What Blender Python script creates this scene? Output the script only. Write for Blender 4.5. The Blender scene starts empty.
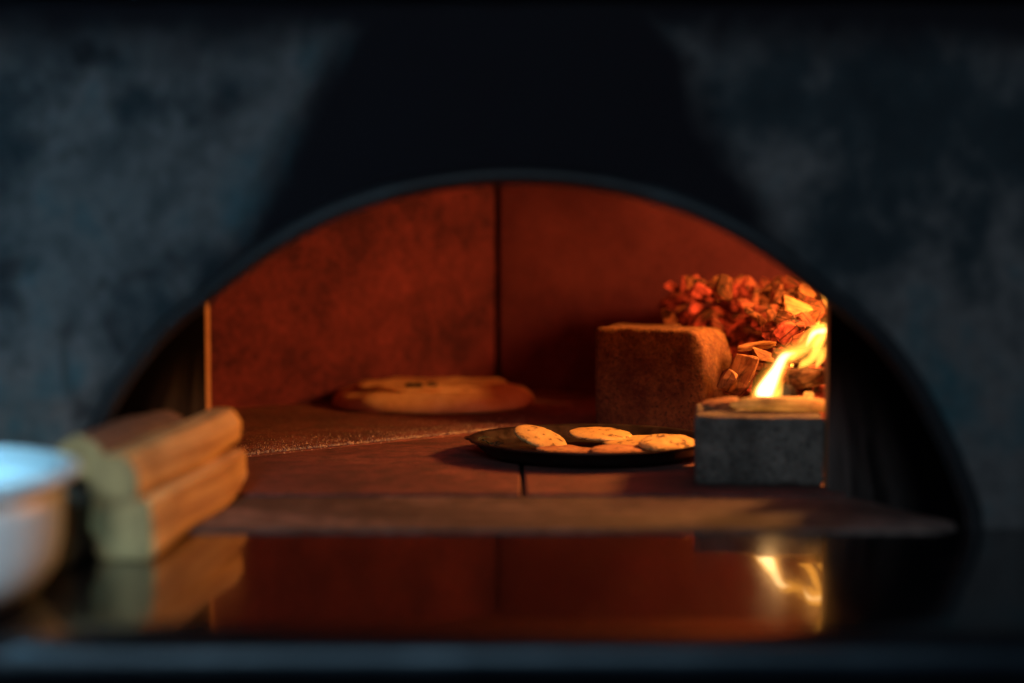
import bpy, bmesh, math, random
from mathutils import Vector, Matrix, noise as mnoise
random.seed(7)
R = math.radians
C = bpy.context.scene.collection
S = bpy.context.scene

# ---------------------------------------------------------------- camera
F = 1422.2
PITCH = R(3.0)
CAMZ = 0.233
cam_d = bpy.data.cameras.new('camera'); cam = bpy.data.objects.new('camera', cam_d); C.objects.link(cam)
cam_d.lens = 50; cam_d.sensor_width = 36; cam_d.clip_start = 0.02; cam_d.clip_end = 100
cam.location = (0, 0, CAMZ); cam.rotation_euler = (R(90) - PITCH, 0, 0)
cam_d.dof.use_dof = True; cam_d.dof.focus_distance = 1.83; cam_d.dof.aperture_fstop = 1.35
cam_d.dof.aperture_blades = 0
S.camera = cam

def at(px, py, d):
    """the point at distance d along y that the photo shows at pixel px, py"""
    u = (px - 512) / F; v = (341.5 - py) / F
    dx, dy, dz = u, math.cos(PITCH) + v * math.sin(PITCH), -math.sin(PITCH) + v * math.cos(PITCH)
    t = d / dy
    return Vector((dx * t, d, CAMZ + dz * t))

# ---------------------------------------------------------------- helpers
def tag(o, label=None, cat=None, group=None, kind=None):
    if label: o['label'] = label
    if cat: o['category'] = cat
    if group: o['group'] = group
    if kind: o['kind'] = kind
    return o

def empty(name, loc, rot=(0, 0, 0)):
    o = bpy.data.objects.new(name, None); C.objects.link(o)
    o.location = loc; o.rotation_euler = rot; o.empty_display_size = 0.02
    return o

def obj(name, bm, mat, parent=None, smooth=False, loc=None, rot=None):
    bmesh.ops.recalc_face_normals(bm, faces=bm.faces)
    me = bpy.data.meshes.new(name); bm.to_mesh(me); bm.free()
    for p in me.polygons: p.use_smooth = smooth
    if mat: me.materials.append(mat)
    o = bpy.data.objects.new(name, me); C.objects.link(o)
    if parent: o.parent = parent
    if loc is not None: o.location = loc
    if rot is not None: o.rotation_euler = rot
    return o

def world_part(name, bm, mat, parent, smooth=False):
    """geometry given in world coordinates, parented to an unrotated empty"""
    bmesh.ops.translate(bm, verts=bm.verts, vec=-Vector(parent.location))
    return obj(name, bm, mat, parent, smooth)

def prism(pts, z0, z1, bev=0.0, seg=2):
    bm = bmesh.new()
    vs = [bm.verts.new((x, y, z0)) for x, y in pts]
    f = bm.faces.new(vs)
    ext = bmesh.ops.extrude_face_region(bm, geom=[f])
    bmesh.ops.translate(bm, verts=[v for v in ext['geom'] if isinstance(v, bmesh.types.BMVert)], vec=(0, 0, z1 - z0))
    bmesh.ops.recalc_face_normals(bm, faces=bm.faces)
    if bev:
        bmesh.ops.bevel(bm, geom=bm.edges[:], offset=bev, segments=seg, affect='EDGES', profile=0.5)
    return bm

def box(x0, x1, y0, y1, z0, z1, bev=0.0, seg=2):
    return prism([(x0, y0), (x1, y0), (x1, y1), (x0, y1)], z0, z1, bev, seg)

def rough(bm, amp, freq, seed=0.0, fine=0.0):
    o = Vector((seed * 3.7, seed * 1.3, seed * 7.1))
    bm.normal_update()
    mv = []
    for v in bm.verts:
        n = mnoise.fractal(v.co * freq + o, 1.0, 2.0, 4)
        k = amp * n
        if fine: k += fine * mnoise.noise(v.co * freq * 7 + o)
        mv.append((v, v.normal * k))
    for v, d in mv: v.co += d

def lathe(profile, n=64, cx=0, cy=0, cz=0):
    bm = bmesh.new(); rings = []
    for r, z in profile:
        if r < 1e-6:
            rings.append([bm.verts.new((cx, cy, cz + z))])
        else:
            rings.append([bm.verts.new((cx + r * math.cos(2 * math.pi * k / n), cy + r * math.sin(2 * math.pi * k / n), cz + z)) for k in range(n)])
    for a, b in zip(rings, rings[1:]):
        for k in range(n):
            k2 = (k + 1) % n
            if len(a) == 1 and len(b) == 1: continue
            if len(a) == 1: bm.faces.new((a[0], b[k], b[k2]))
            elif len(b) == 1: bm.faces.new((a[k], a[k2], b[0]))
            else: bm.faces.new((a[k], a[k2], b[k2], b[k]))
    return bm

# ---------------------------------------------------------------- materials
class NT:
    def __init__(s, name):
        s.m = bpy.data.materials.new(name); s.m.use_nodes = True
        s.t = s.m.node_tree; s.t.nodes.clear()
        s.out = s.t.nodes.new('ShaderNodeOutputMaterial')
        s.b = None
    def n(s, typ, **kw):
        nd = s.t.nodes.new('ShaderNode' + typ)
        for k, v in kw.items():
            if isinstance(k, str) and hasattr(nd, k) and k not in nd.inputs: setattr(nd, k, v)
            else: nd.inputs[k].default_value = v
        return nd
    def l(s, a, b): s.t.links.new(a, b)
    def bsdf(s, **kw):
        s.b = s.t.nodes.new('ShaderNodeBsdfPrincipled')
        for k, v in kw.items():
            k = k.replace('_', ' ')
            s.b.inputs[k].default_value = v
        s.l(s.b.outputs[0], s.out.inputs['Surface'])
        return s.b
    def coord(s, kind='Object', scale=(1, 1, 1)):
        tc = s.t.nodes.new('ShaderNodeTexCoord')
        mp = s.t.nodes.new('ShaderNodeMapping'); mp.inputs['Scale'].default_value = scale
        s.l(tc.outputs[kind], mp.inputs[0]); return mp.outputs[0]
    def noise(s, vec, scale, detail=6, rough=0.6, dist=0.0):
        nd = s.t.nodes.new('ShaderNodeTexNoise')
        nd.inputs['Scale'].default_value = scale; nd.inputs['Detail'].default_value = detail
        nd.inputs['Roughness'].default_value = rough; nd.inputs['Distortion'].default_value = dist
        s.l(vec, nd.inputs['Vector']); return nd.outputs['Fac']
    def ramp(s, fac, stops, interp='LINEAR'):
        nd = s.t.nodes.new('ShaderNodeValToRGB'); nd.color_ramp.interpolation = interp
        e = nd.color_ramp.elements
        while len(e) < len(stops): e.new(0.5)
        for el, (p, c) in zip(e, stops):
            el.position = p
            if not isinstance(c, (tuple, list)): c = (c, c, c)
            el.color = tuple(c) + (1,)
        s.l(fac, nd.inputs[0]); return nd.outputs[0]
    def mix(s, fac, a, b, mode='MIX'):
        nd = s.t.nodes.new('ShaderNodeMix'); nd.data_type = 'RGBA'; nd.blend_type = mode
        for v, i in ((fac, 0), (a, 6), (b, 7)):
            if hasattr(v, 'links'): s.l(v, nd.inputs[i])
            else: nd.inputs[i].default_value = (tuple(v) + (1,)) if i else v
        return nd.outputs[2]
    def math(s, op, a, b=0.0, c=None, clamp=False):
        nd = s.t.nodes.new('ShaderNodeMath'); nd.operation = op; nd.use_clamp = clamp
        for v, i in ((a, 0), (b, 1), (c, 2)):
            if v is None: continue
            if hasattr(v, 'links'): s.l(v, nd.inputs[i])
            else: nd.inputs[i].default_value = v
        return nd.outputs[0]
    def smooth(s, v, lo, hi):
        nd = s.t.nodes.new('ShaderNodeMapRange'); nd.interpolation_type = 'SMOOTHSTEP'
        s.l(v, nd.inputs[0]); nd.inputs[1].default_value = lo; nd.inputs[2].default_value = hi
        return nd.outputs[0]
    def bump(s, h, dist=0.001, strength=1.0):
        nd = s.t.nodes.new('ShaderNodeBump'); nd.inputs['Distance'].default_value = dist
        nd.inputs['Strength'].default_value = strength
        s.l(h, nd.inputs['Height']); s.l(nd.outputs[0], s.b.inputs['Normal'])
    def base(s, c): s.l(c, s.b.inputs['Base Color'])

def m_firebrick(name, dark, light, big=9, fine=90, bump=0.0008, speck=None, grit=420):
    t = NT(name); t.bsdf(Roughness=0.92); v = t.coord()
    a = t.noise(v, big, 8, 0.65); b = t.noise(v, fine, 6, 0.7); g = t.noise(v, grit, 3, 0.6)
    f = t.math('ADD', t.math('MULTIPLY', a, 0.6), t.math('MULTIPLY', b, 0.4))
    c = t.ramp(f, [(0.42, dark), (0.66, light)])
    if speck:
        c = t.mix(t.ramp(g, [(0.56, 0), (0.66, 1)]), c, speck)
    t.base(c)
    h = t.math('ADD', t.math('MULTIPLY', b, 0.6), g)
    t.bump(h, bump)
    return t.m

# plaster of the oven's front, blackened by soot over the mouth
def m_front():
    t = NT('sooty_plaster'); t.bsdf(Roughness=0.9, Specular_IOR_Level=0.12); v = t.coord()
    sx = t.t.nodes.new('ShaderNodeSeparateXYZ'); t.l(v, sx.inputs[0])
    x, z = sx.outputs['X'], sx.outputs['Z']
    a = t.noise(v, 4.5, 8, 0.6, 0.15); b = t.noise(t.coord(scale=(1, 1, 0.6)), 13, 9, 0.68, 0.2); c = t.noise(v, 70, 6, 0.65)
    f = t.math('ADD', t.math('MULTIPLY', a, 0.72), t.math('MULTIPLY', b, 0.28))
    col = t.ramp(f, [(0.30, (0.006, 0.009, 0.013)), (0.45, (0.028, 0.038, 0.044)), (0.53, (0.140, 0.130, 0.128)), (0.61, (0.045, 0.105, 0.122))])
    col = t.mix(t.ramp(c, [(0.4, 0), (0.75, 0.5)]), col, (0.034, 0.037, 0.040))
    # soot plume: |x| < w(z), with an uneven edge
    ax = t.math('ABSOLUTE', t.math('ADD', x, 0.004))
    w = t.math('ADD', t.math('MULTIPLY', z, -0.52), 0.376)
    e = t.math('SUBTRACT', ax, w)
    e = t.math('ADD', e, t.math('MULTIPLY', t.math('SUBTRACT', b, 0.5), 0.07))
    s1 = t.math('SUBTRACT', 1.0, t.smooth(e, -0.022, 0.03))
    # shade below the hood, painted into the plaster as a dark band
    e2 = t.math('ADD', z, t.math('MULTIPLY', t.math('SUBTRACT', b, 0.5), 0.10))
    hood_shade = t.smooth(e2, 0.395, 0.462)
    soot = t.math('MAXIMUM', s1, hood_shade)  # plume soot and the painted hood shade share one mask
    # two greasy smears on the left
    sm = t.noise(v, 7.5, 4, 0.5, 2.2)
    smear = t.math('MULTIPLY', t.ramp(sm, [(0.52, 0), (0.66, 0.75)]), t.math('SUBTRACT', 1.0, t.smooth(x, -0.32, -0.2)))
    soot = t.math('MAXIMUM', soot, smear)
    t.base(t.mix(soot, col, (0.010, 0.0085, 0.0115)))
    t.bump(t.math('ADD', b, t.math('MULTIPLY', c, 0.3)), 0.002)
    return t.m

def m_trim():
    t = NT('rim_highlight_trim'); t.bsdf(Roughness=0.55); v = t.coord()
    sx = t.t.nodes.new('ShaderNodeSeparateXYZ'); t.l(v, sx.inputs[0])
    a = t.noise(v, 16, 6, 0.6)
    e = t.math('ADD', t.math('ABSOLUTE', sx.outputs['X']), t.math('MULTIPLY', t.math('SUBTRACT', a, 0.5), 0.12))
    k = t.math('MULTIPLY', t.smooth(e, 0.075, 0.14), t.ramp(a, [(0.35, 0.35), (0.6, 1)]))  # rim highlight painted into the colour on both shoulders of the arch
    k = t.math('MULTIPLY', k, t.math('SUBTRACT', 1.0, t.math('MULTIPLY', t.smooth(e, 0.18, 0.27), 0.85)))
    t.base(t.mix(k, (0.006, 0.006, 0.008), (0.028, 0.037, 0.042)))
    t.bump(a, 0.002)
    return t.m

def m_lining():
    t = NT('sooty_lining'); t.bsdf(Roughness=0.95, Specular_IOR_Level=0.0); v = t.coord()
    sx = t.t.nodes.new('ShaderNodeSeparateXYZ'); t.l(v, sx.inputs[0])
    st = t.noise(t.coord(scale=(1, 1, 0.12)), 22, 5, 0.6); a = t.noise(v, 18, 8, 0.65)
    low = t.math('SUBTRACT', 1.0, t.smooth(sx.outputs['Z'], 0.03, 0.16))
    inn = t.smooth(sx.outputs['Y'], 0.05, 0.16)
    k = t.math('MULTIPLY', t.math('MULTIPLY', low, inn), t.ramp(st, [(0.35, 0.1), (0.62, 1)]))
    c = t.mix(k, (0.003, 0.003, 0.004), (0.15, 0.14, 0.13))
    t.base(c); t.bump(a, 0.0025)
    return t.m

def m_hearth(name, ash=0.35):
    t = NT(name); t.bsdf(Roughness=0.82); v = t.coord()
    a = t.noise(v, 6, 8, 0.62, 0.4); b = t.noise(v, 38, 8, 0.7); g = t.noise(v, 320, 4, 0.6)
    c = t.ramp(a, [(0.33, (0.060, 0.018, 0.020)), (0.55, (0.20, 0.062, 0.050)), (0.7, (0.32, 0.13, 0.09))])
    c = t.mix(t.ramp(b, [(0.42, 0), (0.62, 0.75)]), c, (0.055, 0.026, 0.022))
    c = t.mix(t.ramp(g, [(0.60, 0), (0.66, ash)]), c, (0.55, 0.46, 0.36))
    t.base(c); t.bump(t.math('ADD', t.math('MULTIPLY', b, 0.7), g), 0.0009)
    return t.m

def m_sill():
    t = NT('ashy_sill_stone'); t.bsdf(Roughness=0.75); v = t.coord()
    a = t.noise(t.coord(scale=(0.5, 1.4, 1)), 9, 8, 0.62, 0.8); b = t.noise(v, 46, 8, 0.7)
    c = t.ramp(a, [(0.32, (0.035, 0.026, 0.023)), (0.5, (0.12, 0.085, 0.070)), (0.64, (0.30, 0.215, 0.18))])
    c = t.mix(t.ramp(b, [(0.42, 0), (0.62, 0.8)]), c, (0.04, 0.026, 0.022))
    t.base(c); t.bump(b, 0.0012)
    return t.m

def m_counter():
    t = NT('polished_black_stone'); t.bsdf(Roughness=0.3, IOR=1.5, Coat_Weight=0.55, Coat_Roughness=0.025, Coat_IOR=1.5); v = t.coord()
    g = t.noise(v, 160, 3, 0.5); w = t.noise(t.coord(scale=(1, 0.6, 1)), 7, 2, 0.4); sp = t.noise(v, 24, 6, 0.6)
    t.base(t.ramp(g, [(0.6, (0.004, 0.004, 0.005)), (0.75, (0.018, 0.019, 0.022))]))
    t.l(t.ramp(sp, [(0.35, 0.10), (0.7, 0.28)]), t.b.inputs['Roughness'])
    t.l(t.ramp(sp, [(0.40, 0.015), (0.75, 0.06)]), t.b.inputs['Coat Roughness'])
    t.bump(w, 0.0012)
    return t.m

def m_metal(name, col, rough_, scale=(1, 40, 40)):
    t = NT(name); t.bsdf(Metallic=1.0, Roughness=rough_); v = t.coord(scale=scale)
    a = t.noise(v, 12, 5, 0.6); u = t.noise(t.coord(), 11, 5, 0.6)
    t.base(t.ramp(u, [(0.3, tuple(c * 0.55 for c in col)), (0.7, col)]))
    t.l(t.ramp(a, [(0.3, max(0.05, rough_ - 0.12)), (0.7, rough_ + 0.15)]), t.b.inputs['Roughness'])
    return t.m

def m_pan():
    t = NT('blackened_steel'); t.bsdf(Metallic=0.6, Roughness=0.5); v = t.coord()
    a = t.noise(v, 30, 7, 0.7)
    t.base(t.ramp(a, [(0.35, (0.012, 0.011, 0.011)), (0.7, (0.06, 0.045, 0.04))]))
    t.l(t.ramp(a, [(0.3, 0.32), (0.7, 0.65)]), t.b.inputs['Roughness'])
    t.bump(a, 0.0006)
    return t.m

def m_bread(name, dark, mid, light, char=0.62, spots=55):
    t = NT(name); t.bsdf(Roughness=0.72); v = t.coord()
    oi = t.t.nodes.new('ShaderNodeObjectInfo')
    ad = t.t.nodes.new('ShaderNodeVectorMath'); ad.operation = 'ADD'
    t.l(v, ad.inputs[0]); cb = t.t.nodes.new('ShaderNodeCombineXYZ')
    for i in range(3): t.l(t.math('MULTIPLY', oi.outputs['Random'], 9.0 + i), cb.inputs[i])
    t.l(cb.outputs[0], ad.inputs[1]); v = ad.outputs[0]
    a = t.noise(v, 22, 7, 0.65); b = t.noise(v, spots, 5, 0.6); g = t.noise(v, 330, 3, 0.6)
    c = t.ramp(a, [(0.32, dark), (0.5, mid), (0.68, light)])
    c = t.mix(t.ramp(b, [(char, 0), (char + 0.08, 0.85)]), c, (0.045, 0.022, 0.012))
    c = t.mix(t.ramp(g, [(0.63, 0), (0.70, 0.6)]), c, (0.10, 0.05, 0.02))
    t.base(c); t.bump(t.math('ADD', t.math('MULTIPLY', g, 0.5), b), 0.0009)
    return t.m

def m_wood(name, dark, light, scale=(3, 60, 60), bump=0.0012):
    t = NT(name); t.bsdf(Roughness=0.8); v = t.coord(scale=scale)
    a = t.noise(v, 1.0, 7, 0.65, 0.6); b = t.noise(t.coord(), 20, 5, 0.6)
    c = t.ramp(a, [(0.33, dark), (0.62, light)])
    c = t.mix(t.ramp(b, [(0.5, 0), (0.75, 0.55)]), c, tuple(k * 0.55 for k in dark))
    t.base(c); t.bump(a, bump)
    return t.m

def m_coal(name, glow, strength, cut=(0.40, 0.66)):
    """charred wood, glowing between dark cracks and along its grain"""
    t = NT(name); t.bsdf(Roughness=0.9, Specular_IOR_Level=0.2); v = t.coord()
    oi = t.t.nodes.new('ShaderNodeObjectInfo')
    def shifted(v):
        ad = t.t.nodes.new('ShaderNodeVectorMath'); ad.operation = 'ADD'
        cb = t.t.nodes.new('ShaderNodeCombineXYZ')
        for i in range(3): t.l(t.math('MULTIPLY', oi.outputs['Random'], 13.0 + 3 * i), cb.inputs[i])
        t.l(v, ad.inputs[0]); t.l(cb.outputs[0], ad.inputs[1]); return ad.outputs[0]
    v1 = shifted(v); v2 = shifted(t.coord(scale=(0.16, 1, 1)))
    a = t.noise(v1, 38, 4, 0.55, 0.3); gr = t.noise(v2, 120, 4, 0.55); b = t.noise(v1, 240, 4, 0.7)
    vo = t.t.nodes.new('ShaderNodeTexVoronoi'); vo.feature = 'DISTANCE_TO_EDGE'; vo.inputs['Scale'].default_value = 34
    t.l(v1, vo.inputs['Vector'])
    crack = t.smooth(vo.outputs['Distance'], 0.0, 0.05)
    t.base(t.mix(crack, (0.012, 0.007, 0.006), t.ramp(gr, [(0.36, (0.022, 0.009, 0.007)), (0.62, (0.115, 0.042, 0.019))])))
    k = t.ramp(a, [(cut[0], 0.04), (cut[1], 1.0)])
    k = t.math('MULTIPLY', k, t.ramp(gr, [(0.34, 0.30), (0.62, 1)]))
    k = t.math('MULTIPLY', k, t.math('MULTIPLY_ADD', crack, 0.8, 0.2))
    k = t.math('MULTIPLY', k, t.math('MULTIPLY_ADD', oi.outputs['Random'], strength * 1.3, strength * 0.35))
    t.b.inputs['Emission Color'].default_value = tuple(glow) + (1,)
    t.l(k, t.b.inputs['Emission Strength'])
    t.bump(t.math('ADD', gr, t.math('MULTIPLY', b, 0.3)), 0.0011)
    return t.m

def m_flame(col, strength):
    t = NT('flame_gas'); e = t.n('Emission'); e.inputs[0].default_value = tuple(col) + (1,)
    e.inputs[1].default_value = strength
    t.l(e.outputs[0], t.out.inputs['Volume'])
    return t.m

def m_plain(name, col, rough_=0.5, **kw):
    t = NT(name); t.bsdf(Roughness=rough_, **kw); v = t.coord()
    a = t.noise(v, 14, 6, 0.6)
    t.base(t.ramp(a, [(0.3, tuple(c * 0.86 for c in col)), (0.7, col)]))
    return t.m

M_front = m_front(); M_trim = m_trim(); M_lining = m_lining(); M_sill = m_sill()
M_panel = m_firebrick('fired_wall_slab', (0.048, 0.006, 0.021), (0.215, 0.040, 0.062), big=7, fine=75, bump=0.0012)
M_panel2 = m_firebrick('smooth_wall_slab', (0.072, 0.009, 0.026), (0.148, 0.030, 0.052), big=7, fine=120, bump=0.0008)
M_ceiling = m_firebrick('dome_brick', (0.15, 0.045, 0.03), (0.28, 0.095, 0.05))
M_edge = m_firebrick('worn_jamb_brick', (0.40, 0.21, 0.10), (0.62, 0.38, 0.20))
M_hearth = m_hearth('hearth_tile'); M_hearth_ash = m_hearth('floury_hearth_tile', 0.9)
M_brick = m_firebrick('gritty_firebrick', (0.085, 0.027, 0.015), (0.31, 0.150, 0.052), big=14, fine=150, bump=0.0022, speck=(0.035, 0.02, 0.015), grit=260)
M_block = m_firebrick('grey_fire_block', (0.07, 0.060, 0.052), (0.25, 0.215, 0.185), big=16, fine=70, bump=0.0022, speck=(0.05, 0.042, 0.036), grit=190)
M_counter = m_counter(); M_steel = m_metal('brushed_steel', (0.055, 0.075, 0.09), 0.40)
M_hood = m_plain('matt_black_steel', (0.009, 0.009, 0.011), 0.9)
M_hood.node_tree.nodes['Principled BSDF'].inputs['Specular IOR Level'].default_value = 0.1
M_pan = m_pan()
M_pizza = m_bread('pizza_crust', (0.58, 0.34, 0.15), (0.72, 0.48, 0.24), (0.80, 0.60, 0.35), char=0.66, spots=42)
M_top = m_bread('pizza_topping', (0.50, 0.25, 0.11), (0.68, 0.42, 0.20), (0.78, 0.56, 0.31), char=0.62, spots=60)
M_burn = m_plain('burnt_crust', (0.02, 0.014, 0.011), 0.8)
M_flat = m_bread('flatbread_dough', (0.46, 0.29, 0.09), (0.60, 0.42, 0.14), (0.68, 0.50, 0.19), char=0.55, spots=85)
M_flat_red = m_bread('browned_flatbread', (0.24, 0.10, 0.05), (0.42, 0.20, 0.09), (0.58, 0.36, 0.17), char=0.56, spots=90)
M_leaf = m_plain('charred_herb', (0.045, 0.05, 0.02), 0.7)
M_log = m_wood('split_log_wood', (0.30, 0.17, 0.085), (0.62, 0.43, 0.25))
M_logend = m_wood('sawn_log_end', (0.24, 0.19, 0.085), (0.46, 0.36, 0.165), scale=(30, 30, 30))
M_bark = m_wood('log_bark', (0.055, 0.04, 0.03), (0.17, 0.11, 0.075), scale=(12, 60, 60), bump=0.004)
M_chip = m_wood('burning_kindling', (0.05, 0.018, 0.010), (0.42, 0.185, 0.070), scale=(26, 120, 120), bump=0.0016)
M_coals = [m_coal('red_ember', (1.0, 0.062, 0.012), 1.05, (0.38, 0.62)), m_coal('orange_ember', (1.0, 0.12, 0.014), 0.85, (0.45, 0.70)),
           m_coal('dull_ember', (1.0, 0.05, 0.012), 0.42, (0.45, 0.72))]
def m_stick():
    t = NT('flame_lit_stick'); t.bsdf(Roughness=0.8)
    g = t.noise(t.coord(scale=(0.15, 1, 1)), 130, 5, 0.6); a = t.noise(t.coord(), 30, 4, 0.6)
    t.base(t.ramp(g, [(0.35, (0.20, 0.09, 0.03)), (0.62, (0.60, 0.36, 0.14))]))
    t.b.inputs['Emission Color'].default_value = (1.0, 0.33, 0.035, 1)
    t.l(t.math('MULTIPLY', t.ramp(a, [(0.3, 0.12), (0.65, 0.62)]), t.ramp(g, [(0.3, 0.5), (0.6, 1)])), t.b.inputs['Emission Strength'])  # emission put in so the wood looks lit by the flame
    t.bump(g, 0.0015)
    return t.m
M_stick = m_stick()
M_hot = m_coal('hot_ember', (1.0, 0.30, 0.04), 2.6, (0.35, 0.6))
M_charwood = m_coal('charred_log', (1.0, 0.22, 0.03), 0.35, (0.5, 0.7))
M_ashbed = m_coal('ember_ash', (1.0, 0.05, 0.010), 0.50, (0.45, 0.7))
M_bowl = m_plain('pale_blue_white_glaze', (0.50, 0.66, 0.73), 0.40)
M_flour = m_plain('semolina', (0.62, 0.50, 0.34), 0.8)
M_flame = m_flame((1.0, 0.40, 0.045), 250.0)
M_core = m_flame((1.0, 0.66, 0.30), 330.0); M_core.name = 'flame_core_gas'

# ---------------------------------------------------------------- the oven
YF = 1.28            # plane of the oven's front
oven = tag(empty('pizza_oven', (0, YF, 0)), 'arched wood-fired pizza oven with blue grey plastered front and soot over its mouth', 'oven')
CX = at(518, 341, YF).x
prof = [(448, 527), (447.5, 515), (443, 501), (434, 476), (423, 450), (410, 424), (394, 394), (375, 366), (354, 341), (331, 320), (300, 296),
        (262, 266), (224, 241), (180, 219), (140, 205), (100, 194.5), (60, 188), (30, 185), (0, 184)]
half = [(at(512 + px, py, YF).x, at(512, py, YF).z) for px, py in prof]
half[0] = (half[0][0], -0.016)
def resample(pts, n):
    L = [0]
    for a, b in zip(pts, pts[1:]): L.append(L[-1] + math.dist(a, b))
    out = []
    for k in range(n + 1):
        s = L[-1] * k / n; i = 0
        while i < len(L) - 2 and L[i + 1] < s: i += 1
        t = (s - L[i]) / (L[i + 1] - L[i])
        # Catmull-Rom
        p0 = pts[max(i - 1, 0)]; p1 = pts[i]; p2 = pts[i + 1]; p3 = pts[min(i + 2, len(pts) - 1)]
        if i + 2 > len(pts) - 1: p3 = (-pts[i][0], pts[i][1])
        q = []
        for j in (0, 1):
            q.append(0.5 * (2 * p1[j] + (p2[j] - p0[j]) * t + (2 * p0[j] - 5 * p1[j] + 4 * p2[j] - p3[j]) * t * t + (3 * p1[j] - p0[j] - 3 * p2[j] + p3[j]) * t ** 3))
        out.append(tuple(q))
    return out
rh = resample(half, 44)
arch = [(CX + x, z) for x, z in rh] + [(CX - x, z) for x, z in reversed(rh[:-1])]     # right foot, over the top, to the left foot

# front wall: from the arch out to a big rectangle
bm = bmesh.new()
NR = 26
W0, H0 = 1.5, 1.25
cols = []
m_ = len(arch)
for i, (x, z) in enumerate(arch):
    if i == 0: ex, ez = W0, -0.016
    elif i == m_ - 1: ex, ez = -W0, -0.016
    else:
        dx, dz = x - CX, z + 0.016 + 0.0
        k = min(W0 / max(abs(dx), 1e-6), H0 / max(dz, 1e-6)); ex, ez = CX + dx * k, -0.016 + dz * k
    row = []
    for j in range(NR + 1):
        t = (j / NR) ** 1.8
        row.append(bm.verts.new((x + (ex - x) * t, YF, z + (ez - z) * t)))
    cols.append(row)
for a, b in zip(cols, cols[1:]):
    for j in range(NR): bm.faces.new((a[j], a[j + 1], b[j + 1], b[j]))
# gently uneven plaster
for v in bm.verts:
    v.co.y += 0.003 * mnoise.fractal(Vector((v.co.x * 7, v.co.z * 7, 3.1)), 1.0, 2.0, 3)
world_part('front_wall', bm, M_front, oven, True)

# rounded trim bead round the mouth, raised so the rim catches light
bm = bmesh.new(); rings = []
for i, (x, z) in enumerate(arch):
    a = Vector(arch[max(i - 1, 0)]); b = Vector(arch[min(i + 1, m_ - 1)])
    tg = (b - a).normalized(); nrm = Vector((tg.y, -tg.x))    # outward
    if nrm.dot(Vector((x - CX, z - 0.0))) < 0: nrm = -nrm
    ring = []
    for k in range(17):
        an = math.pi * k / 16
        o_ = 0.008 - 0.0085 * math.cos(an); yy = YF + 0.005 - 0.013 * math.sin(an)
        ring.append(bm.verts.new((x + nrm.x * o_, yy, z + nrm.y * o_)))
    rings.append(ring)
for a, b in zip(rings, rings[1:]):
    for k in range(16): bm.faces.new((a[k], a[k + 1], b[k + 1], b[k]))
world_part('arch_trim', bm, M_trim, oven, True)

# lining of the mouth: splays in from the arch to the inner opening
YM = 1.48
XR, XL = at(828, 480, YM).x, at(206, 400, YM).x
bm = bmesh.new(); rings = []
ND = 8
for (x, z) in arch:
    x2 = min(max(CX + (x - CX) * 1.20, XL), XR)
    lift = 0.0
    up = (z - 0.20) / 0.10
    lift = 0.16 * min(max(up, 0), 1)
    ring = []
    for j in range(ND + 1):
        t = j / ND
        ring.append(bm.verts.new((x + (x2 - x) * t, YF + 0.002 + (YM - YF) * t, z + lift * t)))
    rings.append(ring)
for a, b in zip(rings, rings[1:]):
    for j in range(ND): bm.faces.new((a[j], a[j + 1], b[j + 1], b[j]))
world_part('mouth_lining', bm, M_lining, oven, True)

# the chamber
CEIL = 0.47
def wall_strip(p, q, thick, z0=-0.004, z1=CEIL, bev=0.004):
    p = Vector(p); q = Vector(q); d = (q - p).normalized(); nrm = Vector((-d.y, d.x))
    mid = Vector((0, 1.95))
    if nrm.dot(p - mid) < 0: nrm = -nrm
    return prism([tuple(p), tuple(q), tuple(q + nrm * thick), tuple(p + nrm * thick)], z0, z1, bev)
YI = YM + 0.028
# return edges of the inner opening
world_part('jamb_edge', box(XR + 0.001, XR + 0.20, YM + 0.001, YI, -0.004, CEIL, 0.002), M_edge, oven)
world_part('jamb_edge', box(XL - 0.30, XL - 0.001, YM + 0.001, YI + 0.002, -0.004, CEIL, 0.002), M_edge, oven)
seamd = 2.66
sx = at(497.5, 300, seamd).x
pl = at(206, 400, 2.30)
world_part('wall_slab', wall_strip((sx - 0.0035, seamd), (pl.x - 0.07, 2.245), 0.06), M_panel, oven)
world_part('wall_slab', wall_strip((sx + 0.0035, seamd), (0.60, 2.42), 0.06), M_panel2, oven)
world_part('seam_backing', box(sx - 0.05, sx + 0.05, seamd + 0.03, seamd + 0.09, -0.004, CEIL - 0.002), M_burn, oven)
world_part('wall_slab', wall_strip((pl.x - 0.074, 2.24), (pl.x - 0.074, 1.50), 0.06), M_panel, oven)
world_part('wall_slab', wall_strip((0.604, 2.415), (0.604, 1.50), 0.06), M_panel2, oven)
world_part('ceiling', box(-0.75, 0.75, YM - 0.02, 2.85, CEIL + 0.001, CEIL + 0.06), M_ceiling, oven)
# hearth tiles
dg = lambda x: 1.725 + (x + 0.342) * 0.898
sj = 0.0115
y0h = 1.452
g = 0.0022
fl = prism([(-0.72, y0h), (sj - g, y0h), (sj - g, dg(sj) - g), (-0.62, dg(-0.62) - 0.003), (-0.72, y0h + 0.02)], -0.03, 0.0, 0.003)
world_part('hearth_tile', fl, M_hearth, oven)
dr = lambda x: dg(sj) - (x - sj) * 0.898
world_part('hearth_tile', prism([(sj + g, y0h), (0.70, y0h), (0.70, 1.47), (sj + g, dr(sj + g) - g)], -0.03, 0.0, 0.003), M_hearth, oven)
bk = prism([(-0.62, dg(-0.62) + 0.003), (sj, dg(sj) + g), (0.70, dr(0.70) + 0.004), (0.70, 2.80), (-0.62, 2.80)], -0.03, 0.0012, 0.003)
world_part('hearth_tile', bk, M_hearth_ash, oven)
world_part('hearth_bed', box(-0.72, 0.72, y0h, 2.8, -0.05, -0.009), M_burn, oven)
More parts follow.
